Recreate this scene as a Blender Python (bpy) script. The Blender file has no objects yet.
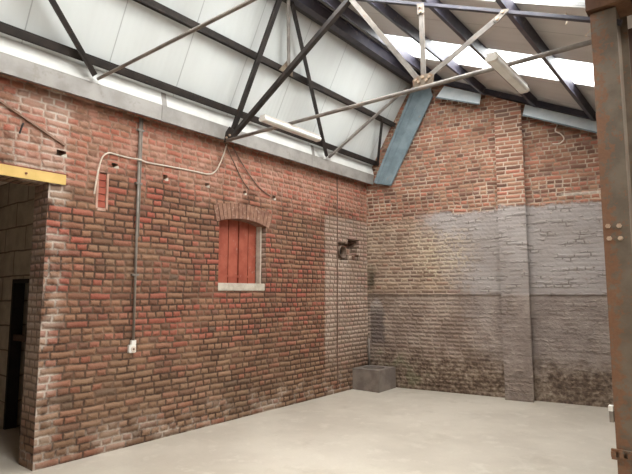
import bpy, bmesh, math, random
from mathutils import Vector, Matrix
random.seed(7)
S = bpy.context.scene
COL = S.collection
PI = math.pi

# ------------------------------------------------------------------ camera, world, light
cam_d = bpy.data.cameras.new('camera')
cam_d.sensor_width = 36.0
cam_d.lens = 36.0 * 510.0 / 632.0
cam_d.clip_start = 0.05
cam_o = bpy.data.objects.new('camera', cam_d)
COL.objects.link(cam_o)
cam_o.location = (4.995, -7.661, 1.60)
cam_o.rotation_euler = (math.radians(90 + 6.2107), 0, math.radians(38.836))
S.camera = cam_o

W = bpy.data.worlds.new('overcast')
S.world = W
W.use_nodes = True
bg = W.node_tree.nodes['Background']
bg.inputs[0].default_value = (1.0, 0.985, 0.96, 1)
bg.inputs[1].default_value = 1.1

def area(name, loc, rot, sx, sy, power, col=(1, 1, 1)):
    d = bpy.data.lights.new(name, 'AREA')
    d.shape = 'RECTANGLE'; d.size = sx; d.size_y = sy
    d.energy = power; d.color = col
    o = bpy.data.objects.new(name, d); COL.objects.link(o)
    o.location = loc; o.rotation_euler = rot
    return o
SLOPE = math.atan(0.459)
# daylight through the three rooflights and three in the unseen added bay (each lamp lies just above its pane)
for xx in (2.75, 7.47):
    for yy in (-1.28, -3.58, -5.88):
        area('rooflight_daylight', (xx, yy, 4.72), (0, SLOPE, 0), 2.9, 0.85, 165, (1.0, 0.985, 0.95))
S.view_settings.view_transform = 'Standard'
S.view_settings.look = 'None'
S.view_settings.gamma = 1.0
S.view_settings.exposure = 0.0
try: S.view_settings.use_curve_mapping = False
except Exception: pass

# ------------------------------------------------------------------ node helpers
class NT:
    def __init__(s, name):
        s.mat = bpy.data.materials.new(name); s.mat.use_nodes = True
        s.t = s.mat.node_tree; s.t.nodes.clear()
        s.out = s.t.nodes.new('ShaderNodeOutputMaterial')
        s.b = s.t.nodes.new('ShaderNodeBsdfPrincipled')
        s.t.links.new(s.b.outputs[0], s.out.inputs[0])
    def new(s, k): return s.t.nodes.new(k)
    def put(s, sock, v):
        if v is None: return
        if isinstance(v, bpy.types.NodeSocket): s.t.links.new(v, sock)
        elif isinstance(v, (tuple, list)):
            v = tuple(v)
            if sock.type == 'RGBA' and len(v) == 3: v = v + (1,)
            sock.default_value = v
        else: sock.default_value = v
    def m(s, op, a, b=None, c=None, clamp=False):
        n = s.new('ShaderNodeMath'); n.operation = op; n.use_clamp = clamp
        s.put(n.inputs[0], a); s.put(n.inputs[1], b); s.put(n.inputs[2], c)
        return n.outputs[0]
    def add(s, a, b): return s.m('ADD', a, b)
    def sub(s, a, b): return s.m('SUBTRACT', a, b)
    def mul(s, a, b): return s.m('MULTIPLY', a, b)
    def ss(s, x, lo, hi):
        n = s.new('ShaderNodeMapRange'); n.interpolation_type = 'SMOOTHSTEP'
        s.put(n.inputs[0], x); s.put(n.inputs[1], lo); s.put(n.inputs[2], hi)
        n.inputs[3].default_value = 0; n.inputs[4].default_value = 1
        return n.outputs[0]
    def lin(s, x, lo, hi, a, b):
        n = s.new('ShaderNodeMapRange')
        for i, v in enumerate((x, lo, hi, a, b)): s.put(n.inputs[i], v)
        return n.outputs[0]
    def mix(s, f, a, b, mode='MIX'):
        n = s.new('ShaderNodeMix'); n.data_type = 'RGBA'; n.blend_type = mode
        s.put(n.inputs[0], f); s.put(n.inputs[6], a); s.put(n.inputs[7], b)
        return n.outputs[2]
    def comb(s, x, y, z=0.0):
        n = s.new('ShaderNodeCombineXYZ')
        s.put(n.inputs[0], x); s.put(n.inputs[1], y); s.put(n.inputs[2], z)
        return n.outputs[0]
    def noise(s, vec, scale, detail=3.0, rough=0.55):
        n = s.new('ShaderNodeTexNoise'); n.inputs['Scale'].default_value = scale
        n.inputs['Detail'].default_value = detail; n.inputs['Roughness'].default_value = rough
        s.put(n.inputs['Vector'], vec)
        return n.outputs['Fac']
    def white(s, vec):
        n = s.new('ShaderNodeTexWhiteNoise'); n.noise_dimensions = '3D'
        s.put(n.inputs[0], vec)
        return n.outputs[0]
    def ramp(s, f, stops):
        n = s.new('ShaderNodeValToRGB'); e = n.color_ramp.elements
        while len(e) < len(stops): e.new(0.5)
        for k, (p, c) in enumerate(stops):
            e[k].position = p; e[k].color = tuple(c) + (1,)
        s.put(n.inputs[0], f)
        return n.outputs[0]
    def uv(s):
        n = s.new('ShaderNodeUVMap'); n.uv_map = 'uv'
        sp = s.new('ShaderNodeSeparateXYZ'); s.t.links.new(n.outputs[0], sp.inputs[0])
        return n.outputs[0], sp.outputs[0], sp.outputs[1]
    def obj(s): return s.new('ShaderNodeTexCoord').outputs['Object']
    def bump(s, h, strength=1.0, dist=0.01):
        n = s.new('ShaderNodeBump'); n.inputs['Strength'].default_value = strength
        n.inputs['Distance'].default_value = dist
        s.put(n.inputs['Height'], h)
        s.put(s.b.inputs['Normal'], n.outputs[0])
    def done(s, color=None, rough=0.9, metal=0.0, spec=None):
        s.put(s.b.inputs['Base Color'], color); s.put(s.b.inputs['Roughness'], rough)
        s.put(s.b.inputs['Metallic'], metal)
        if spec is not None: s.put(s.b.inputs['Specular IOR Level'], spec)
        return s.mat

def lin3(r, g, b):
    f = lambda c: ((c / 255 + 0.055) / 1.055) ** 2.4 if c > 10 else c / 255 / 12.92
    return (f(r), f(g), f(b))

def brick_core(n, h, ls, lh, mortar, wob=0.012, seed=0.0):
    """rows of alternating stretchers and headers; returns random value, mask of brick face, height, plain uv"""
    vec, u, v = n.uv()
    wv = n.noise(n.comb(u, v, seed), 2.2, 2.0)
    wv2 = n.noise(n.comb(u, v, seed + 5.3), 9.0, 2.0)
    wu2 = n.noise(n.comb(u, v, seed + 9.1), 9.0, 2.0)
    vv = n.add(v, n.add(n.mul(n.sub(wv, 0.5), wob * 3.0), n.mul(n.sub(wv2, 0.5), wob * 1.6)))
    uu = n.add(u, n.mul(n.sub(wu2, 0.5), wob * 2.2))
    rowf = n.m('DIVIDE', vv, h)
    row = n.m('FLOOR', rowf)
    par = n.m('MAXIMUM', n.m('FLOORED_MODULO', row, 2.0), n.m('GREATER_THAN', n.white(n.comb(row, seed, 9.9)), 0.7 if lh < ls else 9.0))
    w = n.add(n.mul(par, lh - ls), ls)
    rr = n.white(n.comb(row, seed, 3.7))
    shift = n.mul(rr, 1.0)
    colf = n.add(n.m('DIVIDE', uu, w), shift)
    col = n.m('FLOOR', colf)
    fu = n.sub(colf, col); fv = n.sub(rowf, row)
    du = n.mul(n.m('MINIMUM', fu, n.sub(1.0, fu)), w)
    dv = n.mul(n.m('MINIMUM', fv, n.sub(1.0, fv)), h)
    d = n.m('SMOOTH_MIN', du, dv, 0.012)
    edge = n.noise(n.comb(u, v, seed + 2.0), 26.0, 3.0)
    d = n.add(d, n.mul(n.sub(edge, 0.5), 0.014))
    face = n.ss(d, mortar * 0.35, mortar * 1.25)
    rnd = n.white(n.comb(col, row, seed + 1.0))
    rnd2 = n.white(n.comb(col, row, seed + 8.0))
    fine = n.noise(n.comb(u, v, seed + 4.0), 70.0, 3.0, 0.6)
    dome = n.ss(d, 0.0, 0.03)
    height = n.add(n.add(n.mul(dome, 0.9), n.mul(rnd2, 0.35)), n.add(n.mul(fine, 0.22), n.mul(edge, 0.35)))
    return dict(u=u, v=v, rnd=rnd, rnd2=rnd2, face=face, h=height, fine=fine, edge=edge, d=d)

def mat_left_brick():
    n = NT('old_red_brick')
    B = brick_core(n, 0.0695, 0.225, 0.1125, 0.011, 0.010, 0.0)
    u, v = B['u'], B['v']
    big = n.noise(n.comb(u, v, 11.0), 0.9, 3.0)
    med = n.noise(n.comb(u, v, 21.0), 3.5, 4.0, 0.6)
    small = n.noise(n.comb(u, v, 31.0), 14.0, 3.0, 0.6)
    red = n.ramp(B['rnd'], [(0.0, lin3(112, 76, 60)), (0.2, lin3(138, 94, 74)), (0.42, lin3(148, 108, 84)), (0.62, lin3(142, 102, 80)), (0.74, lin3(160, 92, 76)), (0.9, lin3(152, 84, 68)), (1.0, lin3(110, 88, 74))])
    brown = n.ramp(B['rnd'], [(0.0, lin3(112, 88, 68)), (0.4, lin3(138, 110, 86)), (0.7, lin3(148, 122, 98)), (0.9, lin3(142, 100, 78)), (1.0, lin3(114, 93, 75))])
    # browner, sootier bricks low down and along the middle of the wall
    lowz = n.sub(1.0, n.ss(n.add(v, n.mul(n.sub(big, 0.5), 1.6)), 0.35, 1.5))
    col = n.mix(n.mul(lowz, 0.75), red, brown)
    brownpatch = n.ss(big, 0.48, 0.66)
    col = n.mix(n.mul(brownpatch, 0.55), col, brown)
    col = n.mix(n.mul(n.ss(small, 0.48, 0.75), 0.3), col, lin3(100, 74, 60))
    # lime wash and mortar smears over the upper band
    jz = n.add(v, n.add(n.mul(n.sub(med, 0.5), 0.5), n.mul(n.sub(big, 0.5), 0.9)))
    up = n.ss(jz, 2.72, 3.02)
    lime = n.mul(up, n.add(0.2, n.mul(n.ss(med, 0.45, 0.7), 0.5)))
    col = n.mix(lime, col, lin3(174, 126, 108))
    pinkred = n.mul(up, n.mul(n.ss(B['rnd'], 0.45, 0.5), 0.45))
    col = n.mix(pinkred, col, lin3(172, 98, 78))
    # the paler strip beside the corner
    uu = n.add(u, n.mul(n.sub(B['edge'], 0.5), 0.06))
    corner = n.mul(n.ss(uu, -1.26, -1.2), n.mul(n.ss(v, 0.1, 0.9), n.sub(1.0, n.ss(n.add(v, n.mul(n.sub(med, 0.5), 0.25)), 2.78, 2.9))))
    col = n.mix(n.mul(corner, n.add(0.48, n.mul(n.ss(med, 0.4, 0.7), 0.35))), col, lin3(188, 170, 154))
    # efflorescence near the doorway edge and at the foot
    jamb = n.mul(n.sub(1.0, n.ss(uu, -5.45, -5.28)), n.ss(med, 0.4, 0.6))
    foot = n.mul(n.sub(1.0, n.ss(n.add(v, n.mul(n.sub(small, 0.5), 0.35)), 0.06, 0.42)), n.ss(med, 0.44, 0.62))
    eff = n.m('MAXIMUM', n.mul(jamb, 0.85), n.mul(foot, 0.7))
    col = n.mix(n.mul(eff, 0.42), col, lin3(190, 172, 156))
    grime = n.mul(n.ss(n.noise(n.comb(u, v, 41.0), 2.0, 5.0, 0.65), 0.56, 0.7), n.sub(1.0, up))
    col = n.mix(n.mul(grime, 0.28), col, lin3(92, 74, 62))
    # mortar; its dark tone stands in for shade inside the joints
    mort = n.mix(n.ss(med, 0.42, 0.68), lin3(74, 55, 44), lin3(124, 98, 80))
    mort = n.mix(n.mul(up, n.add(0.35, n.mul(n.ss(small, 0.4, 0.6), 0.45))), mort, lin3(178, 142, 122))
    mort = n.mix(n.mul(corner, 0.6), mort, lin3(150, 130, 114))
    mort = n.mix(eff, mort, lin3(204, 190, 176))
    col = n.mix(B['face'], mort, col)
    smear = n.mul(up, n.ss(n.noise(n.comb(u, v, 51.0), 5.0, 5.0, 0.7), 0.46, 0.62))
    col = n.mix(n.mul(smear, 0.62), col, lin3(180, 136, 118))
    darkpatch = n.ss(n.noise(n.comb(u, v, 61.0), 1.3, 4.0, 0.6), 0.45, 0.6)  # random darker patches below the upper band
    col = n.mix(n.mul(n.mul(n.sub(1.0, up), darkpatch), 0.18), col, lin3(92, 76, 62))
    n.bump(B['h'], 1.0, 0.015)
    return n.done(col, 0.92, spec=0.25)

def mat_back_brick(name='grey_painted_brick', pil=False):
    n = NT(name)
    B = brick_core(n, 0.066, 0.22, 0.22 if pil else 0.11, 0.010, 0.006 if pil else 0.011, 40.0 if pil else 20.0)
    u, v = B['u'], B['v']
    big = n.noise(n.comb(u, v, 111.0), 1.1, 3.0)
    med = n.noise(n.comb(u, v, 121.0), 3.6, 4.0, 0.6)
    small = n.noise(n.comb(u, v, 131.0), 15.0, 3.0, 0.6)
    red = n.ramp(B['rnd'], [(0.0, lin3(106, 78, 66)), (0.3, lin3(148, 104, 84)), (0.55, lin3(158, 120, 98)), (0.8, lin3(168, 108, 88)), (1.0, lin3(122, 98, 86))])
    ochre = n.ramp(B['rnd'], [(0.0, lin3(124, 100, 86)), (0.5, lin3(154, 132, 114)), (0.85, lin3(168, 144, 122)), (1.0, lin3(140, 104, 88))])
    mortar = n.mix(n.ss(med, 0.4, 0.65), lin3(138, 116, 98), lin3(184, 164, 144))
    lowz = n.sub(1.0, n.ss(n.add(v, n.mul(n.sub(med, 0.5), 0.4)), 2.72, 2.98))
    col = n.mix(lowz, red, ochre)
    col = n.mix(n.mul(n.ss(small, 0.5, 0.75), 0.3), col, lin3(84, 66, 56))
    if pil: mortar = n.mix(0.6, mortar, lin3(196, 176, 158))
    col = n.mix(B['face'], mortar, col)
    # grey paint
    paint_top = 2.93
    jz = n.add(v, n.add(n.mul(n.sub(med, 0.5), 0.22), n.mul(n.sub(small, 0.5), 0.16)))
    pz = n.sub(1.0, n.ss(jz, paint_top - 0.05, paint_top + 0.03))
    ju = n.add(u, n.add(n.mul(n.sub(big, 0.5), 1.3), n.mul(n.sub(small, 0.5), 0.8)))
    if pil: pu = 1.0
    else: pu = n.ss(n.sub(ju, n.mul(n.sub(2.95, v), 0.42)), 0.7, 1.5)
    paint = n.mul(pz, pu)
    wear = n.mul(n.ss(n.noise(n.comb(u, v, 141.0), 7.0, 4.0, 0.7), 0.6, 0.72), 0.55)
    paint = n.mul(paint, n.sub(1.0, wear))
    grey = n.mix(n.ss(big, 0.35, 0.65), lin3(148, 139, 134), lin3(164, 156, 152))
    if not pil:
        dd = n.add(n.m('POWER', n.mul(n.sub(u, 1.35), 1.0), 2.0), n.m('POWER', n.mul(n.sub(v, 2.25), 1.3), 2.0))
        cream = n.mul(n.sub(1.0, n.ss(n.add(dd, n.mul(n.sub(med, 0.5), 0.8)), 0.1, 0.5)), n.ss(small, 0.42, 0.55))
        col = n.mix(n.mul(cream, n.sub(0.85, n.mul(B['face'], 0.65))), col, lin3(206, 190, 162))
        paint = n.mul(paint, n.sub(1.0, n.mul(cream, 0.7)))
    crack = n.ss(n.noise(n.comb(n.mul(u, 0.6), n.mul(v, 1.6), 161.0), 6.0, 3.0, 0.6), 0.5, 0.62)
    grey = n.mix(n.mul(n.mul(n.sub(1.0, B['face']), crack), 0.75), grey, lin3(96, 88, 82))
    col = n.mix(n.mul(paint, 0.92), col, grey)
    # weathered lower storey below the ledge: brown-grey, crumbling at the foot
    low = n.sub(1.0, n.ss(n.add(v, n.mul(n.sub(small, 0.5), 0.08)), 1.54, 1.6))
    col = n.mix(n.mul(low, 0.68), col, n.mix(n.ss(med, 0.4, 0.65), lin3(128, 112, 102), lin3(158, 142, 130)))
    rot = n.sub(1.0, n.ss(n.add(v, n.mul(n.sub(med, 0.5), 0.9)), 0.28, 0.72))
    rotc = n.ramp(n.add(n.mul(small, 0.6), n.mul(med, 0.4)), [(0.36, lin3(66, 50, 40)), (0.47, lin3(104, 86, 70)), (0.58, lin3(150, 132, 114)), (0.7, lin3(176, 162, 146))])
    col = n.mix(n.mul(rot, 0.25 if pil else 0.85), col, rotc)
    if not pil:
        # cement patch, damp streak and moss in the corner
        a = n.mul(n.ss(u, 0.03, 0.06), n.sub(1.0, n.ss(n.add(u, n.mul(n.sub(small, 0.5), 0.2)), 0.27, 0.34)))
        b_ = n.mul(n.ss(v, 0.6, 0.8), n.sub(1.0, n.ss(n.add(v, n.mul(n.m('POWER', n.sub(u, 0.16), 2.0), 8.0)), 1.44, 1.52)))
        col = n.mix(n.mul(n.mul(a, b_), 0.9), col, n.mix(n.ss(v, 1.2, 1.45), lin3(106, 94, 88), lin3(166, 154, 144)))
        du = n.m('ABSOLUTE', n.sub(n.add(u, n.mul(n.sub(med, 0.5), 0.15)), 0.07))
        mo = n.mul(n.sub(1.0, n.ss(n.add(du, n.mul(n.sub(small, 0.5), 0.1)), 0.02, 0.11)), n.mul(n.ss(v, 1.45, 1.8), n.sub(1.0, n.ss(n.add(v, n.mul(n.sub(small, 0.5), 0.4)), 1.85, 2.2))))
        col = n.mix(n.mul(mo, 0.8), col, lin3(58, 54, 40))
        moss = n.mul(n.ss(med, 0.5, 0.62), n.mul(n.sub(1.0, n.ss(v, 0.5, 0.8)), n.sub(1.0, n.ss(u, 0.9, 1.3))))
        col = n.mix(n.mul(moss, 0.6), col, lin3(100, 98, 72))
        # old whitened course
        wl = n.mul(n.ss(n.add(u, n.mul(n.sub(small, 0.5), 0.3)), 3.1, 3.25), n.mul(n.ss(v, 3.03, 3.045), n.sub(1.0, n.ss(v, 3.07, 3.085))))
        col = n.mix(n.mul(wl, 0.75), col, lin3(205, 192, 176))
    soft = n.sub(1.0, n.mul(paint, n.sub(0.75, n.mul(crack, 0.5))))
    hh = n.add(n.mul(B['h'], soft), n.mul(n.noise(n.comb(u, v, 151.0), 11.0, 5.0, 0.65), n.add(0.7, n.mul(low, 1.6))))
    n.bump(hh, 0.9, 0.014)
    return n.done(col, 0.92, spec=0.25)

def mat_plain(name, c1, c2, scale=6.0, rough=0.7, metal=0.0, bump=0.0, spec=None, spots=None):
    n = NT(name)
    o = n.obj()
    f = n.noise(o, scale, 4.0, 0.6)
    col = n.mix(n.ss(f, 0.35, 0.65), c1, c2)
    if spots:
        sc, lo, c3, amt = spots
        col = n.mix(n.mul(n.ss(n.noise(o, sc, 4.0, 0.65), lo, lo + 0.1), amt), col, c3)
    if bump: n.bump(n.noise(o, scale * 6, 4.0, 0.6), 1.0, bump)
    return n.done(col, rough, metal, spec)

M = {}
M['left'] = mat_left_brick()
M['back'] = mat_back_brick()
M['pil'] = mat_back_brick('grey_painted_pilaster_brick', True)

def mat_floor():
    n = NT('concrete_floor'); o = n.obj()
    a = n.noise(o, 0.7, 4.0, 0.6); b = n.noise(o, 4.0, 5.0, 0.65); c = n.noise(o, 45.0, 3.0)
    col = n.mix(n.ss(a, 0.35, 0.65), lin3(186, 175, 160), lin3(203, 193, 178))
    col = n.mix(n.mul(n.ss(b, 0.52, 0.7), 0.5), col, lin3(216, 207, 194))
    col = n.mix(n.mul(n.ss(n.noise(o, 1.6, 5.0, 0.7), 0.56, 0.7), 0.5), col, lin3(176, 164, 146))
    col = n.mix(n.mul(c, 0.25), col, lin3(150, 138, 122))
    n.bump(n.add(n.mul(b, 0.6), n.mul(c, 0.4)), 0.5, 0.006)
    return n.done(col, n.lin(b, 0, 1, 0.45, 0.75), spec=0.4)
M['floor'] = mat_floor()

def mat_panel(name, base, dirt, period, nrib):
    """coated roof sheet, u along the building: micro ribs and a joint line per sheet"""
    n = NT(name); vec, u, v = n.uv()
    t = n.m('FRACT', n.m('DIVIDE', u, period))
    joint = n.sub(1.0, n.ss(n.m('MINIMUM', t, n.sub(1.0, t)), 0.004, 0.009))
    rib = n.m('SINE', n.mul(t, nrib * 2 * PI))
    f = n.noise(n.comb(u, n.mul(v, 0.3)), 2.5, 4.0)
    col = n.mix(n.mul(n.ss(f, 0.4, 0.7), 0.4), base, dirt)
    col = n.mix(n.mul(joint, 0.45), col, lin3(120, 116, 112))
    n.bump(n.sub(n.mul(rib, 0.5), n.mul(joint, 2.0)), 1.0, 0.0012)
    return n.done(col, 0.5, spec=0.4)
M['sheet'] = mat_panel('white_coated_sheet', lin3(212, 214, 211), lin3(194, 194, 190), 0.82, 12)
M['deck'] = mat_panel('grey_roof_sheet', lin3(206, 202, 198), lin3(184, 178, 172), 0.92, 6)
M['dark'] = mat_plain('dark_brown_painted_steel', lin3(34, 28, 25), lin3(50, 41, 36), 8, 0.6, spots=(20, 0.62, lin3(80, 56, 42), 0.5))
M['blue_black'] = mat_plain('blue_black_painted_steel', lin3(58, 56, 68), lin3(76, 72, 80), 6, 0.5, spots=(9, 0.6, lin3(128, 118, 108), 0.5))
M['grey'] = mat_plain('grey_painted_steel', lin3(112, 104, 98), lin3(138, 130, 122), 7, 0.5, spots=(14, 0.6, lin3(132, 96, 72), 0.55))
M['galv'] = mat_plain('galvanised_sheet', lin3(134, 128, 122), lin3(156, 150, 144), 3, 0.5, 0.1, spots=(5, 0.58, lin3(122, 112, 100), 0.4))
M['white_flash'] = mat_plain('white_flashing', lin3(204, 202, 196), lin3(218, 216, 210), 3, 0.45)
M['rust'] = mat_plain('rusty_grey_paint', lin3(116, 102, 86), lin3(134, 120, 103), 4, 0.6, spots=(22, 0.53, lin3(124, 82, 50), 0.6), bump=0.001)
def mat_column():
    n = NT('rusting_column_paint'); o = n.obj()
    sp = n.new('ShaderNodeSeparateXYZ'); n.put(sp.inputs[0], o)
    a = n.noise(o, 5.0, 4.0); b = n.noise(o, 24.0, 5.0, 0.7); c = n.noise(o, 60.0, 3.0)
    col = n.mix(n.ss(a, 0.35, 0.65), lin3(92, 80, 66), lin3(110, 97, 82))
    edge = n.sub(1.0, n.ss(n.add(sp.outputs[0], n.mul(n.sub(a, 0.5), 0.16)), -0.12, 0.03))
    m = n.ss(n.add(b, n.mul(edge, 0.22)), 0.56, 0.66)
    col = n.mix(n.mul(m, 0.7), col, n.mix(c, lin3(104, 64, 38), lin3(142, 94, 60)))
    n.bump(n.add(b, c), 0.6, 0.002)
    return n.done(col, 0.6)
M['column'] = mat_column()
M['rust_deep'] = mat_plain('brown_rust', lin3(92, 62, 42), lin3(120, 86, 60), 8, 0.75, bump=0.002)
M['bolt'] = mat_plain('worn_bolt', lin3(176, 148, 122), lin3(190, 168, 146), 30, 0.5)
M['blueboard'] = mat_plain('pale_blue_foil_board', lin3(214, 226, 231), lin3(236, 243, 246), 3, 0.35, 0.0, spots=(22, 0.66, lin3(96, 112, 122), 0.7))
M['bluesteel'] = mat_plain('blue_grey_sheet', lin3(104, 118, 124), lin3(124, 138, 144), 4, 0.5, spots=(7, 0.64, lin3(150, 128, 112), 0.75))
M['yellow'] = mat_plain('yellow_paint', lin3(206, 170, 94), lin3(216, 180, 104), 6, 0.5, spots=(18, 0.66, lin3(190, 130, 60), 0.6))
M['red_edge'] = mat_plain('red_oxide_paint', lin3(112, 54, 40), lin3(130, 66, 50), 8, 0.7)
M['shutter'] = mat_plain('faded_red_boards', lin3(146, 68, 48), lin3(166, 86, 64), 5, 0.75, spots=(16, 0.6, lin3(164, 120, 104), 0.5))
M['stone'] = mat_plain('pale_stone', lin3(176, 164, 148), lin3(198, 188, 172), 9, 0.9, bump=0.003)
M['plaster'] = mat_plain('pale_pink_plaster', lin3(170, 132, 114), lin3(190, 156, 138), 9, 0.95, bump=0.003)
M['concrete'] = mat_plain('grey_concrete', lin3(112, 100, 92), lin3(134, 122, 112), 6, 0.95, bump=0.004)
M['black'] = mat_plain('near_black', lin3(30, 26, 24), lin3(40, 34, 30), 5, 0.95)  # near-black for the dark doorway, pipe throat and basin well
M['pvc'] = mat_plain('grey_plastic_conduit', lin3(120, 110, 100), lin3(138, 128, 118), 8, 0.5)
M['white'] = mat_plain('white_plastic', lin3(226, 222, 214), lin3(236, 232, 226), 10, 0.4)
M['cable'] = mat_plain('off_white_cable', lin3(206, 190, 172), lin3(222, 208, 192), 10, 0.5)
M['darkcable'] = mat_plain('dusty_dark_cable', lin3(108, 82, 68), lin3(128, 100, 84), 10, 0.7)
M['tube'] = mat_plain('milky_diffuser', lin3(216, 214, 208), lin3(230, 229, 225), 6, 0.3)
M['batten'] = mat_plain('dusty_white_enamel', lin3(206, 198, 188), lin3(222, 216, 208), 8, 0.4)
M['oldcable'] = mat_plain('pale_rusty_iron', lin3(128, 98, 80), lin3(150, 120, 102), 10, 0.8)
M['archbrick'] = mat_plain('weathered_arch_brick', lin3(122, 86, 70), lin3(148, 110, 90), 7, 0.95, bump=0.004, spots=(16, 0.55, lin3(176, 146, 128), 0.6))
M['clay'] = mat_plain('terracotta_pipe', lin3(120, 98, 84), lin3(146, 124, 108), 12, 0.95)
M['brownboard'] = mat_plain('dark_brown_boarding', lin3(78, 58, 48), lin3(92, 70, 58), 3, 0.7)
M['rubble'] = mat_plain('broken_brick', lin3(116, 84, 68), lin3(150, 118, 100), 14, 0.95, bump=0.006)

def mat_block():
    n = NT('grey_block_wall'); vec, u, v = n.uv()
    h, w = 0.30, 0.60
    wob = n.noise(n.comb(u, v), 2.0, 2.0)
    rf = n.m('DIVIDE', n.add(v, n.mul(n.sub(wob, 0.5), 0.05)), h); row = n.m('FLOOR', rf)
    cf = n.add(n.m('DIVIDE', u, w), n.mul(n.m('FLOORED_MODULO', row, 2.0), 0.5)); fu = n.m('FRACT', cf); fv = n.m('FRACT', rf)
    d = n.m('MINIMUM', n.mul(n.m('MINIMUM', fu, n.sub(1.0, fu)), w), n.mul(n.m('MINIMUM', fv, n.sub(1.0, fv)), h))
    face = n.ss(d, 0.003, 0.014)
    f = n.noise(n.comb(u, v), 5.0, 4.0)
    col = n.mix(n.ss(f, 0.35, 0.65), lin3(172, 158, 140), lin3(194, 180, 162))
    col = n.mix(face, lin3(120, 106, 92), col)
    n.bump(n.add(face, n.mul(f, 0.5)), 1.0, 0.01)
    return n.done(col, 0.95, spec=0.2)
M['block'] = mat_block()

def mat_glass():
    n = NT('rooflight_sheet')
    tr = n.new('ShaderNodeBsdfTransparent'); tr.inputs[0].default_value = (0.93, 0.95, 0.96, 1)
    tl = n.new('ShaderNodeBsdfTranslucent'); tl.inputs[0].default_value = (0.9, 0.93, 0.95, 1)
    mx = n.new('ShaderNodeMixShader'); mx.inputs[0].default_value = 0.2
    n.t.links.new(tr.outputs[0], mx.inputs[1]); n.t.links.new(tl.outputs[0], mx.inputs[2])
    n.t.links.new(mx.outputs[0], n.out.inputs[0])
    return n.mat
M['glass'] = mat_glass()

# ------------------------------------------------------------------ mesh helpers
def obj(name, bm, mat, parent=None, smooth=False, uv=None, mw=None):
    bmesh.ops.recalc_face_normals(bm, faces=bm.faces) if mw is None else None
    if uv is not None:
        L = bm.loops.layers.uv.new('uv')
        for f in bm.faces:
            nx, ny, nz = (abs(c) for c in f.normal)
            for l in f.loops:
                p = l.vert.co
                l[L].uv = uv(p, f.normal)
    me = bpy.data.meshes.new(name); bm.to_mesh(me); bm.free()
    mats = mat if isinstance(mat, list) else [mat]
    for m_ in mats: me.materials.append(M[m_])
    if smooth:
        for p in me.polygons: p.use_smooth = True
    o = bpy.data.objects.new(name, me); COL.objects.link(o)
    if parent is not None: o.parent = parent
    return o
def uvbox(p, n):
    if abs(n.z) > 0.7: return (p.x, p.y)
    if abs(n.x) > abs(n.y): return (p.y, p.z)
    return (p.x, p.z)
def tag(o, label, cat, group=None):
    o['label'] = label; o['category'] = cat
    if group: o['group'] = group
    return o
def struct(o): o['kind'] = 'structure'; return o
def empty(name, loc):
    o = bpy.data.objects.new(name, None); COL.objects.link(o); o.location = loc; o.empty_display_size = 0.1
    return o
def thing(name, label, cat, loc, group=None): return tag(empty(name, loc), label, cat, group)
def part(name, bm, mat, parent, smooth=False, uv=None):
    """bm is in world coordinates; parents may be an Empty standing at its base"""
    base = Vector((0, 0, 0)); p = parent
    while p is not None: base += p.location; p = p.parent
    bmesh.ops.recalc_face_normals(bm, faces=bm.faces)
    o = obj(name, bm, mat, parent, smooth, uv)
    o.data.transform(Matrix.Translation(-base))
    return o
def BM(): return bmesh.new()
def box(bm, a, b):
    (x0, y0, z0), (x1, y1, z1) = a, b
    v = [bm.verts.new(p) for p in ((x0,y0,z0),(x1,y0,z0),(x1,y1,z0),(x0,y1,z0),(x0,y0,z1),(x1,y0,z1),(x1,y1,z1),(x0,y1,z1))]
    for f in ((0,3,2,1),(4,5,6,7),(0,1,5,4),(1,2,6,5),(2,3,7,6),(3,0,4,7)): bm.faces.new([v[i] for i in f])
    return bm
def frame(p, q, up):
    d = (Vector(q) - Vector(p)).normalized(); up = Vector(up)
    s = d.cross(up).normalized(); t = s.cross(d).normalized()
    return d, s, t
def extr(bm, prof, p, q, up=(0, 0, 1)):
    """extrude a closed 2D outline (side, up) from p to q"""
    d, s, t = frame(p, q, up); p = Vector(p); q = Vector(q)
    A = [bm.verts.new(p + s * a + t * b) for a, b in prof]
    B = [bm.verts.new(q + s * a + t * b) for a, b in prof]
    k = len(prof)
    for i in range(k):
        j = (i + 1) % k
        bm.faces.new((A[i], A[j], B[j], B[i]))
    bm.faces.new(A[::-1]); bm.faces.new(B)
    return bm
def rect(w, h, a0=None, b0=None):
    return [(-w/2, -h/2), (w/2, -h/2), (w/2, h/2), (-w/2, h/2)]
def ell(w, h, t): # an L angle section, heel at the lower left, centred
    return [(-w/2, -h/2), (w/2, -h/2), (w/2, -h/2+t), (-w/2+t, -h/2+t), (-w/2+t, h/2), (-w/2, h/2)]
def ibeam(w, h, tf, tw):
    return [(-w/2,-h/2),(w/2,-h/2),(w/2,-h/2+tf),(tw/2,-h/2+tf),(tw/2,h/2-tf),(w/2,h/2-tf),(w/2,h/2),(-w/2,h/2),(-w/2,h/2-tf),(-tw/2,h/2-tf),(-tw/2,-h/2+tf),(-w/2,-h/2+tf)]
def zed(w, h, t):
    return [(-t/2,-h/2),(w,-h/2),(w,-h/2+t),(t/2,-h/2+t),(t/2,h/2),(-w,h/2),(-w,h/2-t),(-t/2,h/2-t)]
def circ(r, k=10): return [(r*math.cos(2*PI*i/k), r*math.sin(2*PI*i/k)) for i in range(k)]
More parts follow.
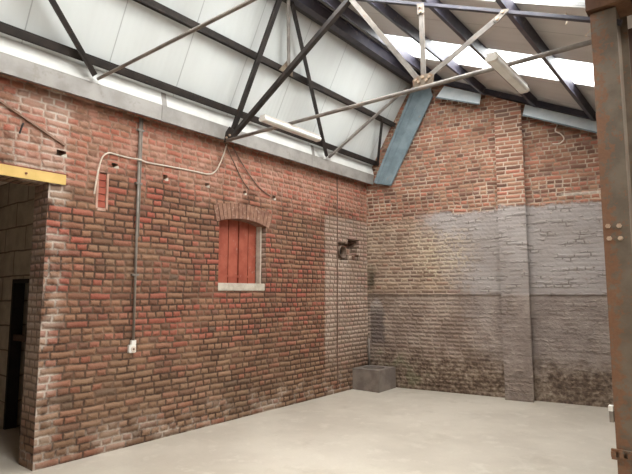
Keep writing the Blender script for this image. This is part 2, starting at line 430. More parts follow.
def tube(bm, pts, r, k=8):
    pts = [Vector(p) for p in pts]; rings = []
    for i, p in enumerate(pts):
        d = (pts[min(i+1, len(pts)-1)] - pts[max(i-1, 0)]).normalized()
        up = Vector((0, 0, 1)) if abs(d.z) < 0.9 else Vector((1, 0, 0))
        s = d.cross(up).normalized(); t = s.cross(d)
        rings.append([bm.verts.new(p + s*a + t*b) for a, b in circ(r, k)])
    for A, B in zip(rings, rings[1:]):
        for i in range(k): bm.faces.new((A[i], A[(i+1)%k], B[(i+1)%k], B[i]))
    bm.faces.new(rings[0][::-1]); bm.faces.new(rings[-1])
    return bm
def spline(P, m=8):
    P = [Vector(p) for p in P]; out = []
    for i in range(len(P)-1):
        a, b, c, d = P[max(i-1,0)], P[i], P[i+1], P[min(i+2, len(P)-1)]
        for j in range(m):
            t = j/m
            out.append(0.5*((2*b)+(c-a)*t+(2*a-5*b+4*c-d)*t*t+(3*b-a-3*c+d)*t**3))
    return out + [P[-1]]
def poly_prism(bm, pts, off):
    """pts: 3D polygon, off: extrusion vector"""
    off = Vector(off); A = [bm.verts.new(p) for p in pts]; B = [bm.verts.new(Vector(p) + off) for p in pts]
    k = len(A)
    for i in range(k): bm.faces.new((A[i], A[(i+1)%k], B[(i+1)%k], B[i]))
    bm.faces.new(A[::-1]); bm.faces.new(B)
    return bm

# ------------------------------------------------------------------ geometry of the place
WALL_TOP = 3.66
ANG = math.radians(9.5)
BX = Vector((math.cos(ANG), math.sin(ANG), 0))      # along the back wall
BN = Vector((math.sin(ANG), -math.cos(ANG), 0))     # out of the back wall, into the room
def bw(x, z, off=0.0):
    """a point on the back wall at room x, height z, standing off into the room"""
    return Vector((x, x * math.tan(ANG), z)) + BN * off
def deck_z(x): return 5.43 - 0.459 * (x - 1.0)       # underside of the shallow roof
def sheet_x(z): return -0.006 + 0.54 * (z - 3.637)   # inner face of the steep roof

# floor
bm = box(BM(), (-4.5, -14.0, -0.12), (9.6, 2.4, 0.0)); struct(obj('floor', bm, 'floor'))

# left wall: a grid of rectangles with real holes
def wall_with_holes(bm, y0, y1, z0, z1, holes, x=0.0, thick=0.30, through=()):
    ys = sorted({y0, y1, *[h[0] for h in holes], *[h[1] for h in holes]})
    zs = sorted({z0, z1, *[h[2] for h in holes], *[h[3] for h in holes]})
    def inside(y, z):
        for h in holes:
            if h[0] < y < h[1] and h[2] < z < h[3]: return h
    V = {}
    def vert(xx, y, z):
        k = (round(xx, 4), round(y, 4), round(z, 4))
        if k not in V: V[k] = bm.verts.new(k)
        return V[k]
    def quad(*c):
        try: bm.faces.new([vert(*p) for p in c])
        except ValueError: pass
    def depth(y, z):
        if not (y0 < y < y1 and z0 < z < z1): return None
        h = inside(y, z)
        return 0.0 if h is None else h[4]
    cells = {}
    for i in range(len(ys)-1):
        for j in range(len(zs)-1):
            yc, zc = (ys[i]+ys[i+1])/2, (zs[j]+zs[j+1])/2
            d = depth(yc, zc); cells[i, j] = min(d, thick)
            a, b, c, e = ys[i], ys[i+1], zs[j], zs[j+1]
            if d < thick:
                quad((x-d, a, c), (x-d, b, c), (x-d, b, e), (x-d, a, e))
                quad((x-thick, a, c), (x-thick, a, e), (x-thick, b, e), (x-thick, b, c))
    for i in range(len(ys)):
        for j in range(len(zs)-1):
            l, r = cells.get((i-1, j), thick), cells.get((i, j), thick)
            if l != r:
                quad((x-l, ys[i], zs[j]), (x-r, ys[i], zs[j]), (x-r, ys[i], zs[j+1]), (x-l, ys[i], zs[j+1]))
    for i in range(len(ys)-1):
        for j in range(len(zs)):
            l, r = cells.get((i, j-1), thick), cells.get((i, j), thick)
            if l != r:
                quad((x-l, ys[i], zs[j]), (x-r, ys[i], zs[j]), (x-r, ys[i+1], zs[j]), (x-l, ys[i+1], zs[j]))
DOOR_Y = -5.53
holes = [(-7.7, DOOR_Y, 0.0, 2.645, 9), (-3.42, -2.57, 1.62, 2.64, 0.22), (-5.06, -4.925, 2.46, 2.845, 0.035)]
for y, z, w, h in ((-5.43, 2.955, 0.09, 0.055), (-4.87, 2.945, 0.07, 0.045), (-4.24, 2.925, 0.055, 0.06), (-3.63, 2.94, 0.055, 0.05),
                   (-2.99, 2.94, 0.05, 0.05), (-2.42, 2.955, 0.06, 0.055), (-2.93, 2.725, 0.04, 0.04)):
    holes.append((y - w/2, y + w/2, z - h/2, z + h/2, 0.09))
HO = holes[3:]
holes += [(-0.60, -0.26, 2.37, 2.51, 0.24), (-0.60, -0.33, 2.25, 2.37, 0.14), (-0.48, -0.27, 2.15, 2.25, 0.10), (-0.90, -0.60, 2.14, 2.43, 0.16)]
bm = BM(); wall_with_holes(bm, -10.0, 0.0, 0.0, WALL_TOP, holes)
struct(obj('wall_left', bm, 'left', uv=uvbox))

for i, h in enumerate(HO[:-1]):  # pale wedges added to imitate light on each hole's lower edge
    a, b, c, e = h[:4]
    bm = BM(); poly_prism(bm, [Vector((0.004, y, z)) for y, z in ((a + (b-a)*0.35, c - 0.012), (b + 0.012, c - 0.006), (b + 0.008, c + (e-c)*0.5), (a + (b-a)*0.7, c + (e-c)*0.3))], (-0.05, 0, 0))
    struct(obj('trim_%d' % (i + 3), bm, 'stone'))

# back wall (skewed), up to the roof line, with a ledge where the upper part oversails the lower
LX = 4.72
def back_poly(z_of, x0, x1):
    pass
bm = BM()
up = [(-0.35, 1.57), (LX, 1.57), (LX, deck_z(LX)-0.005), (0.985, deck_z(0.985)-0.005), (sheet_x(3.6)-0.02, 3.6), (-0.35, 3.6)]
poly_prism(bm, [bw(x, z) for x, z in up], -BN * 0.30)
lo = [(-0.35, 0.0), (LX, 0.0), (LX, 1.57), (-0.35, 1.57)]
poly_prism(bm, [bw(x, z, -0.022) for x, z in lo], -BN * 0.28)
struct(obj('wall_back', bm, 'back', uv=lambda p, n: (p.dot(BX), p.z) if abs(n.z) < 0.7 else (p.x, p.y)))
# brick pilaster
bm = BM()
pz = deck_z(2.2) - 0.15
P = [bw(2.235, 0, -0.05), bw(2.25, 0, 0.13), bw(2.645, 0, 0.13), bw(2.63, 0, -0.05)]
poly_prism(bm, P, (0, 0, 1))
for v in bm.verts:
    if v.co.z > 0.5: v.co.z = deck_z(v.co.x) - 0.14
o = struct(obj('trim_1', bm, 'pil', uv=lambda p, n: (p.dot(BX) + (p.dot(BN) if abs(n.dot(BX)) > 0.5 else 0), p.z)))

# right boundary of the bay (behind the steel column)
bm = box(BM(), (4.50, -3.24, 0.0), (4.78, 0.70, 3.62)); struct(obj('wall_right', bm, 'brownboard'))

# roof: steep white lining and shallow deck, with rooflight openings
RY0, RY1 = -10.0, 0.16
bm = BM()
zt = 5.444
poly_prism(bm, [Vector((sheet_x(z), RY0, z)) for z in (3.60, zt)] + [Vector((sheet_x(z), 0.30, z)) for z in (zt, 3.60)], (-0.08, 0, 0.045))
struct(obj('ceiling', bm, 'sheet', uv=lambda p, n: (p.y - 0.67, p.z)))
strips = [(-1.72, -0.84), (-4.02, -3.14), (-6.32, -5.44)]
bm = BM()
XA, XB, XS0, XS1 = 0.96, 4.72, 1.22, 4.30
def deckslab(bm, x0, x1, y0, y1, t=0.05):
    poly_prism(bm, [Vector((x0, y0, deck_z(x0))), Vector((x1, y0, deck_z(x1))), Vector((x1, y1, deck_z(x1))), Vector((x0, y1, deck_z(x0)))], (0, 0, t))
y = RY0
for a, b in sorted(strips):
    deckslab(bm, XA, XB, y, a)
    deckslab(bm, XA, XS0, a, b); deckslab(bm, XS1, XB, a, b)
    y = b
deckslab(bm, XA, XB, y, 1.2)
deck = struct(obj('ceiling', bm, 'deck', uv=lambda p, n: (p.y + 2.50, p.x)))
for i, (a, b) in enumerate(strips):
    bm = BM(); deckslab(bm, XS0, XS1, a, b, 0.006)
    for v in bm.verts: v.co.z += 0.015
    g = struct(obj('window_%d' % (i + 1), bm, 'glass'))
    g2 = g.copy(); COL.objects.link(g2); g2.name = 'window_%d' % (i + 11); g2.location.x += 4.72  # unseen rooflight copy for the added bay
# unseen next bay and closing walls, added to cut the frontal light
lining = bpy.data.objects['ceiling']
for src in (lining, deck):
    c = src.copy(); COL.objects.link(c); c.location.x += 4.72
bm = box(BM(), (9.44, -10.0, 0), (9.6, 2.0, 3.75)); struct(obj('wall_far', bm, 'left', uv=uvbox))
bm = BM()
box(bm, (-0.3, -10.25, 0), (9.6, -10.0, 5.6))
struct(obj('wall_front', bm, 'left', uv=uvbox))
bm = BM(); poly_prism(bm, [bw(x, z) for x, z in ((LX, 0), (9.44, 0), (9.44, 3.7), (5.7, 5.42), (LX, 3.6))], -BN * 0.30)
struct(obj('wall_end', bm, 'back', uv=lambda p, n: (p.dot(BX), p.z) if abs(n.z) < 0.7 else (p.x, p.y)))

# doorway: neighbouring room seen through it
bm = BM()
yo = -5.12
hx0, hx1, hz = -1.78, -1.27, 1.76
for (x0, x1, z0, z1) in ((-4.2, hx0, 0, 3.0), (hx1, -0.30, 0, 3.0), (hx0, hx1, hz, 3.0)):
    box(bm, (x0, yo, z0), (x1, yo + 0.2, z1))
struct(obj('wall_inner', bm, 'block', uv=uvbox))
bm = box(BM(), (-4.4, -9.5, 0), (-4.2, yo + 0.2, 3.0)); struct(obj('wall_outer', bm, 'block', uv=uvbox))
bm = box(BM(), (-4.4, -9.5, 3.0), (-0.30, yo + 1.6, 3.12)); struct(obj('ceiling', bm, 'block', uv=uvbox))
bm = box(BM(), (-4.4, -9.7, 0), (-0.30, -9.5, 3.0)); struct(obj('wall_rear', bm, 'block', uv=uvbox))
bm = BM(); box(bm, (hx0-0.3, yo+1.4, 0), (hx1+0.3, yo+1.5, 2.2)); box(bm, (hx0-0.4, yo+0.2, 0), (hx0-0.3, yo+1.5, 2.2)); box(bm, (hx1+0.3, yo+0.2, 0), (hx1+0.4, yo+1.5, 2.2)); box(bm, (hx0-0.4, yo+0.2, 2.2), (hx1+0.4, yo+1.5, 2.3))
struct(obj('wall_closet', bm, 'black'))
d1 = struct(empty('door_1', ((hx0+hx1)/2, yo, 0)))
bm = BM()
box(bm, (hx0, yo-0.01, 0), (hx0+0.045, yo+0.12, hz)); box(bm, (hx1-0.045, yo-0.01, 0), (hx1, yo+0.12, hz)); box(bm, (hx0+0.045, yo-0.01, hz-0.045), (hx1-0.045, yo+0.12, hz))
part('door_frame', bm, 'black', d1)
part('rail', box(BM(), (hx0+0.045, yo+0.02, 1.03), (hx1-0.045, yo+0.07, 1.10)), 'brownboard', d1)

# yellow lintel over the doorway
t = thing('steel_lintel', 'yellow painted steel beam spanning the top of the doorway at far left', 'lintel', (0.02, -6.6, 2.645))
bm = BM(); extr(bm, ibeam(0.16, 0.105, 0.014, 0.012), (-0.055, -7.85, 2.70), (-0.055, -5.36, 2.70))
part('beam', bm, 'red_edge', t)
part('face_plate', box(BM(), (0.026, -7.85, 2.640), (0.034, -5.385, 2.738)), 'yellow', t)
for yy in (-5.75, -6.55, -7.35): part('bolt_head', extr(BM(), circ(0.011, 8), (0.034, yy, 2.69), (0.042, yy, 2.69)), 'red_edge', t)

# boarded window in the left wall
w = struct(empty('window_5', (0.0, -3.0, 1.62)))
bm = BM()
edges = [-3.42, -3.30, -3.12, -2.94, -2.76, -2.60]
for k in range(5):
    box(bm, (-0.215, edges[k]+0.010, 1.725), (-0.165 + 0.005*(k % 2), edges[k+1]-0.010, 2.64))
box(bm, (-0.161, -3.40, 1.80), (-0.157, -2.62, 1.83))
part('shutter', bm, 'shutter', w)
bm = box(BM(), (-0.215, -3.418, 1.622), (-0.008, -2.572, 1.722))
bmesh.ops.bevel(bm, geom=bm.edges[:], offset=0.008, segments=2, affect='EDGES')
part('sill', bm, 'stone', w)
part('jamb_plaster', box(BM(), (-0.165, -2.60, 1.722), (-0.085, -2.574, 2.52)), 'stone', w)
# flat brick arch of soldier bricks
def arch_z(y, z0, rise): s = (y + 2.995) / 0.46; return z0 + rise * (1 - s*s)
bm = BM(); nb = 15
for k in range(nb):
    y0 = -3.47 + 0.95*k/nb; y1 = -3.47 + 0.95*(k+1)/nb - 0.008
    x1 = 0.010 + 0.008*random.random(); zz = 0.012*random.random()
    ym = -2.995
    pts = [(y0, arch_z(y0, 2.50, 0.075)), (y1, arch_z(y1, 2.50, 0.075)), (ym+(y1-ym)*1.12, arch_z(y1, 2.70, 0.07)+zz), (ym+(y0-ym)*1.12, arch_z(y0, 2.70, 0.07)+zz)]
    poly_prism(bm, [Vector((-0.20, a, b)) for a, b in pts], (0.20 + x1, 0, 0))
part('brick_arch', bm, 'archbrick', w)
part('arch_bedding', box(BM(), (-0.12, -3.47, 2.60), (0.002, -2.52, 2.74)), 'archbrick', w)

# bricked-up slot
w = struct(empty('trim_2', (0.0, -4.99, 2.46)))
bm = BM()
for k in range(5):
    z = 2.475 + k*0.072
    box(bm, (-0.034, -5.035, z), (-0.012 + 0.006*random.random(), -4.95, z + 0.062))
part('brick_infill', bm, 'shutter', w)
bm = BM()
box(bm, (-0.034, -5.059, 2.462), (0.004, -5.036, 2.84)); box(bm, (-0.034, -4.949, 2.462), (0.004, -4.927, 2.84)); box(bm, (-0.034, -5.036, 2.44), (0.003, -4.949, 2.47))
part('plaster_edge', bm, 'plaster', w)

# ------------------------------------------------------------------ gutter / eaves
t = thing('eaves_gutter', 'long pale metal box gutter with white flashing along the top of the red brick wall', 'gutter', (0.05, -5.0, 3.56))
bm = BM(); poly_prism(bm, [Vector((x, -10.0, z)) for x, z in ((0.155, 3.522), (0.16, 3.70), (0.145, 3.70), (0.14, 3.54), (0.003, 3.585), (0.003, 3.57))], (0, 9.995, 0))
part('fascia', bm, 'galv', t)
bm = BM(); poly_prism(bm, [Vector((x, -10.0, z)) for x, z in ((0.163, 3.70), (0.128, 3.855), (0.118, 3.855), (0.14, 3.705))], (0, 9.995, 0))
part('flashing', bm, 'white_flash', t)
for yy in (-4.42, -1.75):
    bm = BM(); poly_prism(bm, [Vector((x, yy, z)) for x, z in ((0.154, 3.520), (0.160, 3.518), (0.167, 3.70), (0.135, 3.858), (0.128, 3.856), (0.160, 3.70))], (0, 0.06, 0))
    part('joint_strap', bm, 'galv', t)

# ------------------------------------------------------------------ purlins and ridge
SN = Vector((-0.88, 0, 0.475))                       # out of the steep slope
def on_steep(z, y, off=0.0):
    return Vector((0.1 + 0.54*(z - 3.58), y, z)) + SN*off
purl = 'steel members of the sawtooth roof'
for z, lab in ((3.875, 'dark purlin along the foot of the white sloping lining just above the gutter'), (4.525, 'dark purlin along the middle of the white sloping lining')):
    bm = BM(); extr(bm, zed(0.045, 0.055, 0.012), on_steep(z, -10, 0.055), on_steep(z, 0.04, 0.055), up=SN)
    extr(bm, rect(0.055, 0.03), on_steep(z, -10, 0.03), on_steep(z, 0.04, 0.03), up=SN)
    tag(obj('purlin', bm, 'dark'), lab, 'purlin', 'purlins of the steep slope')
t = thing('ridge_beam', 'dark steel ridge beam where the white lining meets the grey roof', 'beam', (1.03, -5, 5.20))
bm = BM(); extr(bm, ibeam(0.10, 0.18, 0.014, 0.05), (1.03, -10, 5.29), (1.03, 0.15, 5.29)); part('web_and_flanges', bm, 'blue_black', t)
bm = BM(); extr(bm, ell(0.09, 0.09, 0.012), (0.955, -10, 5.25), (0.955, 0.13, 5.25)); part('edge_angle', bm, 'dark', t)
for x, lab in ((1.42, 'dark purlin of the grey roof nearest the ridge, ending above the corner'), (2.13, 'dark purlin of the grey roof, second from the ridge'),
               (2.87, 'dark purlin of the grey roof, third from the ridge, above the hanging lamp'), (3.63, 'dark purlin of the grey roof, fourth from the ridge and nearest the rusty column')):
    bm = BM(); z = deck_z(x) - 0.072
    up_ = Vector((0.417, 0, 0.909))
    extr(bm, zed(0.05, 0.125, 0.016), (x, -10, z), (x, x*math.tan(ANG) - 0.12, z), up=up_)
    tag(obj('purlin', bm, 'blue_black'), lab, 'purlin', 'purlins of the shallow slope')

# ------------------------------------------------------------------ truss
TY = -3.46
KS = 0.979                                           # the truss stands a little nearer than first surveyed
def sv(x, z): return 4.995 - (4.995 - x)*KS, 1.6 + (z - 1.6)*KS
def V3(x, z, dy=0.0):
    a, b = sv(x, z); return Vector((a, TY + dy, b))
def chord_z(x): return 5.235 - 0.459*(x - 1.0)
t = thing('roof_truss', 'steel roof truss crossing the room with a long thin tie bar and grey struts', 'truss', (0.1, TY, 3.56))
N1 = V3(0.10, 3.57); P0 = V3(1.0, 5.24)
P1 = V3(2.02, chord_z(2.02)); P2 = V3(2.86, chord_z(2.86)); P3 = V3(3.66, chord_z(3.66)); P9 = V3(4.5, chord_z(4.5))
G1 = V3(2.87, 3.585)
bm = BM(); extr(bm, ell(0.065, 0.06, 0.014), N1, P0, up=SN); extr(bm, rect(0.02, 0.06), N1, P0, up=SN); part('rafter', bm, 'dark', t)
bm = BM(); extr(bm, ell(0.05, 0.034, 0.008), P0, P9, up=(0, 0, 1)); extr(bm, rect(0.014, 0.034), P0, P9, up=(0, 0, 1)); part('top_chord', bm, 'blue_black', t)
bm = BM(); extr(bm, circ(0.020, 12), V3(0.09, 3.545, -0.03), V3(4.30, 3.525, -0.03)); part('tie_bar', bm, 'grey', t, True)
bm = BM(); extr(bm, rect(0.05, 0.06), N1 + Vector((0.03, 0, 0)), P1, up=(0, 1, 0)); part('strut', bm, 'dark', t)
for a, b in ((P1, G1 + Vector((-0.06, 0, 0.05))), (P2, G1 + Vector((0, 0, 0.05))), (P3, G1 + Vector((0.06, 0, 0.05)))):
    bm = BM(); extr(bm, ell(0.05, 0.045, 0.01), a, b, up=(0, 1, 0)); part('strut', bm, 'grey', t)
def gusset(pts, bolts, mat='grey'):
    bm = BM(); poly_prism(bm, [V3(x, z, -0.035) for x, z in pts], (0, 0.014, 0))
    g = part('gusset_plate', bm, mat, t)
    for x, z in bolts: part('bolt', extr(BM(), circ(0.014, 6), V3(x, z, -0.035), V3(x, z, -0.052)), 'bolt', g)
gusset([(2.77, 3.55), (2.97, 3.55), (2.98, 3.63), (2.94, 3.655), (2.80, 3.655), (2.76, 3.63)], [(2.80, 3.615), (2.83, 3.59), (2.87, 3.63), (2.91, 3.59), (2.94, 3.615)], 'rust')
gusset([(3.55, 3.955), (3.585, 3.93), (3.68, 4.00), (3.69, 4.02), (3.65, 4.03), (3.62, 4.02)], [(3.59, 3.96), (3.64, 4.005)])
gusset([(2.825, 4.27), (2.895, 4.27), (2.895, 4.36), (2.825, 4.39)], [(2.86, 4.29), (2.86, 4.34)])
gusset([(0.04, 3.53), (0.20, 3.53), (0.22, 3.66), (0.14, 3.72), (0.07, 3.66)], [(0.10, 3.58), (0.16, 3.60)], 'dark')

# secondary tie and braces
bm = BM(); extr(bm, circ(0.016, 12), (0.20, -5.20, 3.735), (4.7, -5.20, 3.735))
tag(obj('tie_bar', bm, 'grey'), 'thin grey tie bar nearest the viewer, crossing the upper left from the gutter', 'tie bar')
def brace(p, q, w, mat, label, name='wind_brace'):
    bm = BM(); extr(bm, ell(w, w*0.9, w*0.22), p, q, up=SN); extr(bm, rect(w*0.35, w*0.9), p, q, up=SN)
    return tag(obj(name, bm, mat), label, 'brace')
brace(on_steep(3.765, -5.25, -0.02), on_steep(5.22, -7.05, -0.03), 0.055, 'dark', 'dark diagonal brace across the white lining at the upper left, near the doorway end')
brace(on_steep(3.745, -1.47, -0.03), on_steep(5.20, -3.19, -0.03), 0.05, 'dark', 'dark diagonal brace on the white lining behind the truss, ending near the wall lamp')
brace(on_steep(3.745, -1.40, -0.03), on_steep(5.08, -0.17, -0.03), 0.045, 'grey', 'thin grey diagonal brace on the white lining leading up to the blue corner board')
brace(on_steep(3.87, -0.06, -0.02), on_steep(4.53, -0.46, -0.02), 0.04, 'dark', 'short dark brace between the two purlins of the white lining beside the blue corner board')
t = thing('hanger', 'short beige hanger strut from the ridge down to the middle purlin', 'strut', on_steep(4.55, -2.86, 0))
bm = BM(); extr(bm, ell(0.05, 0.045, 0.012), on_steep(4.57, -2.86, -0.02), on_steep(5.2, -3.25, -0.02), up=SN); part('strut', bm, 'grey', t)
bm = BM(); poly_prism(bm, [on_steep(z, y, 0.0) for y, z in ((-2.98, 4.50), (-2.72, 4.50), (-2.80, 4.63), (-2.90, 4.63))], -SN*0.02); part('cleat', bm, 'rust', t)
# dark end rafter lying against the back wall under the shallow roof
bm = BM(); extr(bm, ell(0.06, 0.09, 0.014), bw(1.06, deck_z(1.06)-0.06, 0.05), bw(4.6, deck_z(4.6)-0.06, 0.05))
extr(bm, rect(0.016, 0.09), bw(1.06, deck_z(1.06)-0.06, 0.05), bw(4.6, deck_z(4.6)-0.06, 0.05))
tag(obj('end_rafter', bm, 'blue_black'), 'dark steel angle following the grey roof along the head of the end wall', 'rafter')

# ------------------------------------------------------------------ blue boards on the back wall
def wallboard(name, pts, off0, th, mat, label, lip=None):
    t = thing(name, label, 'board', bw(pts[0][0], pts[0][1], off0))
    offs = lip or [off0]*len(pts)
    bm = BM(); poly_prism(bm, [bw(x, z, o_) for (x, z), o_ in zip(pts, offs)], BN*th); part('sheet', bm, mat, t)
    return t
t = wallboard('insulation_board', [(1.35, 4.86), (2.04, 4.61), (2.05, 4.825), (1.46, 5.085)], 0.04, 0.02, 'blueboard', 'short pale blue board under the roof between the corner and the brick pilaster', [0.16, 0.16, 0.04, 0.04])
bm = BM(); extr(bm, rect(0.012, 0.02), bw(1.35, 4.86, 0.185), bw(2.04, 4.61, 0.185)); part('edge_trim', bm, 'bluesteel', t)
t = wallboard('insulation_board', [(2.67, 4.32), (4.5, 3.50), (4.5, 3.70), (2.70, 4.525)], 0.04, 0.02, 'blueboard', 'long pale blue board under the roof between the brick pilaster and the rusty column', [0.16, 0.16, 0.04, 0.04])
bm = BM(); extr(bm, rect(0.012, 0.02), bw(2.67, 4.32, 0.185), bw(4.5, 3.50, 0.185)); part('edge_trim', bm, 'bluesteel', t)
t = wallboard('corner_board', [(0.20, 3.53), (0.50, 3.46), (1.27, 4.93), (1.22, 5.12), (0.95, 5.20)], 0.07, 0.02, 'bluesteel', 'long blue-grey metal board sloping up the corner between white lining and end wall')
bm = BM(); extr(bm, rect(0.015, 0.05), bw(0.21, 3.54, 0.10), bw(0.97, 5.18, 0.10)); extr(bm, rect(0.012, 0.03), bw(0.49, 3.48, 0.10), bw(1.25, 4.93, 0.10)); part('edge_trim', bm, 'bluesteel', t)
bm = BM(); extr(bm, rect(0.012, 0.02), bw(0.33, 3.52, 0.095), bw(1.07, 5.02, 0.095)); part('fold', bm, 'bluesteel', t)

# ------------------------------------------------------------------ fluorescent battens on the tie bar
def batten(x, y0, y1, z, label):
    t = thing('fluorescent_lamp', label, 'lamp', (x, (y0+y1)/2, z))
    bm = BM(); extr(bm, [(-0.03, -0.018), (0.03, -0.018), (0.04, 0.012), (-0.04, 0.012)], (x, y0, z+0.035), (x, y1, z+0.035)); part('housing', bm, 'batten', t)
    bm = BM(); pr = [(-0.046, 0.0), (-0.042, -0.016), (-0.028, -0.026), (0.028, -0.026), (0.042, -0.016), (0.046, 0.0), (0.04, 0.014), (-0.04, 0.014)]
    extr(bm, pr, (x, y0+0.03, z+0.005), (x, y1-0.03, z+0.005)); part('diffuser', bm, 'tube', t)
    pr2 = [(a*1.06, b*1.06) for a, b in pr]
    for a, b in ((y0-0.005, y0+0.03), (y1-0.03, y1+0.005)):
        bm = BM(); extr(bm, pr2, (x, a, z+0.005), (x, b, z+0.005)); part('end_cap', bm, 'batten', t)
    bm = BM(); extr(bm, rect(0.02, 0.04), (x, TY-0.03, z+0.055), (x, TY+0.0, z+0.055)); part('bracket', bm, 'grey', t)
batten(1.25, -3.92, -2.97, 3.435, 'long fluorescent lamp under the tie bar in front of the white lining, at left')
batten(3.66, -3.80, -2.97, 3.435, 'long fluorescent lamp under the tie bar in front of the rooflight, at right')

# ------------------------------------------------------------------ steel column
t = thing('steel_column', 'rusty grey painted steel column standing in the right foreground', 'column', (4.42, -3.43, 0))
y0, y1 = -3.50, -3.30
bm = BM()
part('shaft', box(BM(), (4.315, y0, 0.0), (4.485, y0+0.016, 3.70)), 'column', t)
bm = box(BM(), (4.47, y0+0.016, 0.0), (4.483, y1, 3.70)); box(bm, (4.315, y0+0.016, 0), (4.328, y1, 3.70)); part('web', bm, 'column', t)
part('flange', box(BM(), (4.315, y1-0.0, 0.0), (4.53, y1+0.014, 3.70)), 'column', t)
part('cap_plate', box(BM(), (4.292, y0-0.03, 3.72), (4.58, y1+0.05, 3.90)), 'rust_deep', t)
part('base_plate', box(BM(), (4.25, y0-0.06, 0.0), (4.61, y1+0.06, 0.02)), 'rust_deep', t)
for x, z in ((4.348, 2.075), (4.418, 2.072), (4.352, 1.985), (4.422, 1.982)):
    bm = BM(); extr(bm, circ(0.017, 6), (x, y0, z), (x, y0-0.016, z)); extr(bm, circ(0.009, 8), (x, y0-0.016, z), (x, y0-0.024, z)); part('bolt', bm, 'bolt', t)
bm = box(BM(), (4.285, y0-0.02, 0.455), (4.42, y0, 0.475)); box(bm, (4.285, y0-0.035, 0.475), (4.315, y0, 0.51)); box(bm, (4.335, y0-0.03, 0.475), (4.36, y0, 0.515)); box(bm, (4.385, y0-0.03, 0.475), (4.41, y0, 0.515)); box(bm, (4.285, y0-0.02, 0.51), (4.42, y0, 0.525))
part('bracket', bm, 'column', t)
t2 = thing('switch_box', 'small white switch box on the edge of the rusty column low down', 'box', (4.297, -3.47, 0.70))
bm = box(BM(), (4.284, y0-0.005, 0.70), (4.309, y0+0.045, 0.775)); part('body', bm, 'pvc', t2)
bm = box(BM(), (4.280, y0-0.008, 0.775), (4.3095, y0+0.048, 0.81)); part('cap', bm, 'white', t2)
t = thing('valley_beam', 'rusty brown valley beam carried on top of the steel column', 'beam', (4.6, -3.0, 3.66))
bm = BM(); extr(bm, ibeam(0.14, 0.2, 0.016, 0.02), (4.66, -3.22, 3.73), (4.66, 0.70, 3.73)); part('web_and_flanges', bm, 'rust_deep', t)

# ------------------------------------------------------------------ conduit, cables
t = thing('conduit', 'grey conduit running straight down the red brick wall from the gutter', 'pipe', (0.02, -4.59, 1.0))
bm = tube(BM(), [(0.024, -4.60, 3.53), (0.024, -4.595, 2.2), (0.024, -4.585, 1.08)], 0.014, 10); part('pipe', bm, 'pvc', t, True)
bm = tube(BM(), [(0.014, -4.568, 3.52), (0.014, -4.566, 2.9), (0.014, -4.566, 2.2)], 0.008, 8); part('cable', bm, 'pvc', t, True)
for z in (3.38, 2.78, 1.78):
    bm = box(BM(), (0.001, -4.635, z), (0.040, -4.555, z+0.02)); part('clip', bm, 'pvc', t)
t = thing('socket_outlet', 'small white socket outlet at the lower end of the grey conduit', 'socket', (0.03, -4.60, 0.97))
bm = box(BM(), (0.001, -4.64, 0.965), (0.045, -4.56, 1.05)); bmesh.ops.bevel(bm, geom=bm.edges[:], offset=0.006, segments=2, affect='EDGES'); part('box', bm, 'white', t)
bm = BM(); extr(bm, circ(0.028, 14), (0.045, -4.595, 1.005), (0.053, -4.595, 1.005)); part('face', bm, 'cable', t)
bm = BM(); extr(bm, circ(0.012, 10), (0.053, -4.595, 1.005), (0.0545, -4.595, 1.005)); part('pin_hole', bm, 'darkcable', t)
bm = box(BM(), (0.005, -4.612, 1.05), (0.04, -4.56, 1.095)); part('gland', bm, 'white', t)
def cable(pts, r, mat, label, name='cable'):
    return tag(obj(name, tube(BM(), spline(pts, 6), r, 8), mat, None, True), label, 'cable')
cable([(0.012, -5.085, 2.60), (0.03, -5.08, 2.72), (0.028, -5.055, 2.88), (0.024, -5.02, 3.00), (0.018, -4.95, 3.058), (0.014, -4.87, 3.06), (0.014, -4.72, 3.055), (0.052, -4.60, 3.05), (0.014, -4.48, 3.05), (0.014, -4.2, 3.06), (0.014, -3.85, 3.07), (0.016, -3.62, 3.075), (0.02, -3.52, 3.13), (0.02, -3.45, 3.24), (0.02, -3.38, 3.40), (0.02, -3.34, 3.52)],
      0.0085, 'cable', 'off-white cable bending out of the bricked-up slot and running right across the conduit')
cable([(0.015, -3.36, 3.52), (0.02, -3.22, 3.32), (0.015, -3.05, 3.10), (0.012, -2.92, 2.99)], 0.008, 'darkcable', 'thin dark tube tracing a scar slanting down the brick wall left one of a pair')  # this tube and the next stand for scars in the brickwork
cable([(0.018, -3.24, 3.52), (0.02, -3.03, 3.29), (0.015, -2.75, 3.06), (0.012, -2.50, 2.96)], 0.008, 'darkcable', 'thin dark tube tracing a scar slanting down the brick wall right one of a pair')
bm = BM(); extr(bm, rect(0.022, 0.02), (0.014, -6.35, 3.47), (0.014, -5.40, 3.035)); tag(obj('iron_strap', bm, 'oldcable'), 'thin rusty iron strap slanting across the brick above the yellow lintel', 'strap')
bm = tube(BM(), spline([(0.0, -5.80, 3.13), (0.03, -5.80, 3.15), (0.035, -5.81, 3.12), (0.03, -5.825, 3.05)]), 0.008, 8); tag(obj('wall_hook', bm, 'dark'), 'small dark iron hook in the brick above the yellow lintel', 'hook')
cable([(0.01, -0.905, 3.53), (0.01, -0.90, 3.0), (0.01, -0.91, 2.0), (0.01, -0.915, 1.0), (0.01, -0.92, 0.12)], 0.009, 'darkcable', 'thin dark cable running straight down the brick wall left of the broken hole')
def bcable(pts, r, mat, label): return cable([tuple(bw(x, z, o_)) for x, z, o_ in pts], r, mat, label)
bcable([(3.13, 4.13, 0.035), (3.10, 4.04, 0.04), (3.17, 3.98, 0.045), (3.21, 3.90, 0.04), (3.15, 3.84, 0.03), (3.05, 3.85, 0.02)], 0.009, 'cable', 'white curl of cable hanging below the long blue board')
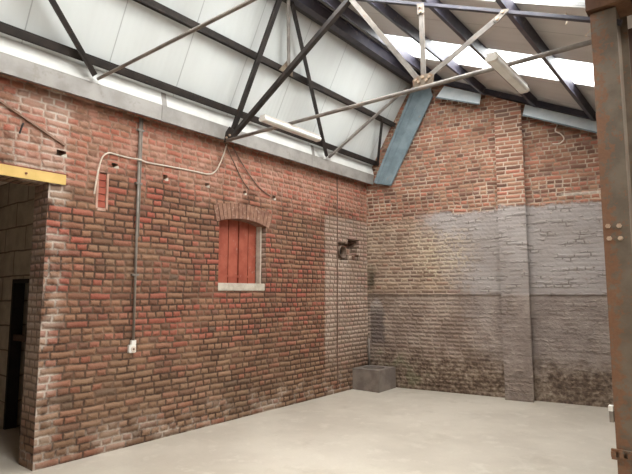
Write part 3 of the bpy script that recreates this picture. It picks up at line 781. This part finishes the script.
cable([(4.05, -3.0, deck_z(4.05)), (4.06, -3.0, 3.97), (4.04, -2.99, 3.93)], 0.005, 'cable', 'short white wire hanging from the roof left of the column head, upper one')
cable([(4.22, -2.75, deck_z(4.22)), (4.22, -2.75, 3.95), (4.15, -2.75, 3.90), (4.16, -2.75, 3.88)], 0.005, 'cable', 'white wire looping from the roof beside the column head, lower one')

# ------------------------------------------------------------------ hole with clay pipe, corner basin
t = thing('clay_pipe', 'round clay pipe end set in the broken hole near the corner', 'pipe', (0.0, -0.735, 2.28))
bm = BM(); K = 20
def ring(x, r): return [bm.verts.new((x, -0.735 + r*math.cos(2*PI*i/K), 2.28 + r*math.sin(2*PI*i/K))) for i in range(K)]
rs = [ring(-0.15, 0.105), ring(0.004, 0.105), ring(0.006, 0.10), ring(0.002, 0.095), ring(-0.13, 0.095)]
for A, B in zip(rs, rs[1:]):
    for i in range(K): bm.faces.new((A[i], A[(i+1)%K], B[(i+1)%K], B[i]))
bm.faces.new(rs[0])
part('pipe', bm, 'clay', t, False)
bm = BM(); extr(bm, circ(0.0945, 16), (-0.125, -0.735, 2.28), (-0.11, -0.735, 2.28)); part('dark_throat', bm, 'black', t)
def rock(loc, r, name, label):
    bm = BM(); bmesh.ops.create_icosphere(bm, subdivisions=2, radius=r)
    for v in bm.verts: v.co *= 0.75 + 0.5*random.random(); v.co.x *= 0.8
    bmesh.ops.translate(bm, verts=bm.verts, vec=loc)
    return tag(obj(name, bm, 'rubble'), label, 'rubble')
rock((-0.05, -0.55, 2.285), 0.05, 'brick_fragment', 'broken brick lodged beside the clay pipe end')
rock((-0.035, -0.39, 2.205), 0.045, 'brick_fragment', 'broken brick at the lower right of the hole near the corner')

t = thing('basin', 'square grey concrete basin with a round hole standing in the corner', 'basin', (0.26, -0.2, 0.0))
bm = BM()
def bpt(x, y, z): return Vector((x, y, z))
H = 0.345
# outer block following both walls, with a circular well
out0 = [(0.005, -0.49), (0.515, -0.49), (0.50, 0.075), (0.005, -0.006)]
K = 24; cxx, cyy, rr = 0.255, -0.225, 0.185
def out_pt(ang):
    d = Vector((math.cos(ang), math.sin(ang))); best = 9
    for i in range(4):
        a = Vector(out0[i]) - Vector((cxx, cyy)); b = Vector(out0[(i+1) % 4]) - Vector((cxx, cyy)); e = b - a
        den = d.x*e.y - d.y*e.x
        if abs(den) < 1e-9: continue
        tt = (a.x*e.y - a.y*e.x)/den; s = (a.x*d.y - a.y*d.x)/den
        if tt > 0 and -1e-6 <= s <= 1+1e-6: best = min(best, tt)
    return (cxx + d.x*best, cyy + d.y*best)
angs = sorted([2*PI*i/K for i in range(K)] + [math.atan2(y-cyy, x-cxx) % (2*PI) for x, y in out0])
O0 = [bm.verts.new((*out_pt(a), 0)) for a in angs]; O1 = [bm.verts.new((*out_pt(a), H)) for a in angs]
I1 = [bm.verts.new((cxx+rr*math.cos(a), cyy+rr*math.sin(a), H)) for a in angs]; I0 = [bm.verts.new((cxx+rr*0.95*math.cos(a), cyy+rr*0.95*math.sin(a), 0.06)) for a in angs]
k = len(angs)
for A, B in ((O0, O1), (O1, I1), (I1, I0)):
    for i in range(k): bm.faces.new((A[i], A[(i+1) % k], B[(i+1) % k], B[i]))
bm.faces.new(I0); bm.faces.new(O0[::-1])
part('body', bm, 'concrete', t)
bm = BM(); extr(bm, circ(rr*0.93, 20), (cxx, cyy, 0.09), (cxx, cyy, 0.10)); part('well_disc', bm, 'black', t)  # black disc low in the well, so the hole reads dark
bm = tube(BM(), [(0.045, -0.045, 0.345), (0.045, -0.045, 0.8)], 0.022, 10); tag(obj('drain_pipe', bm, 'concrete', None, True), 'short grey pipe rising in the corner behind the basin', 'pipe')
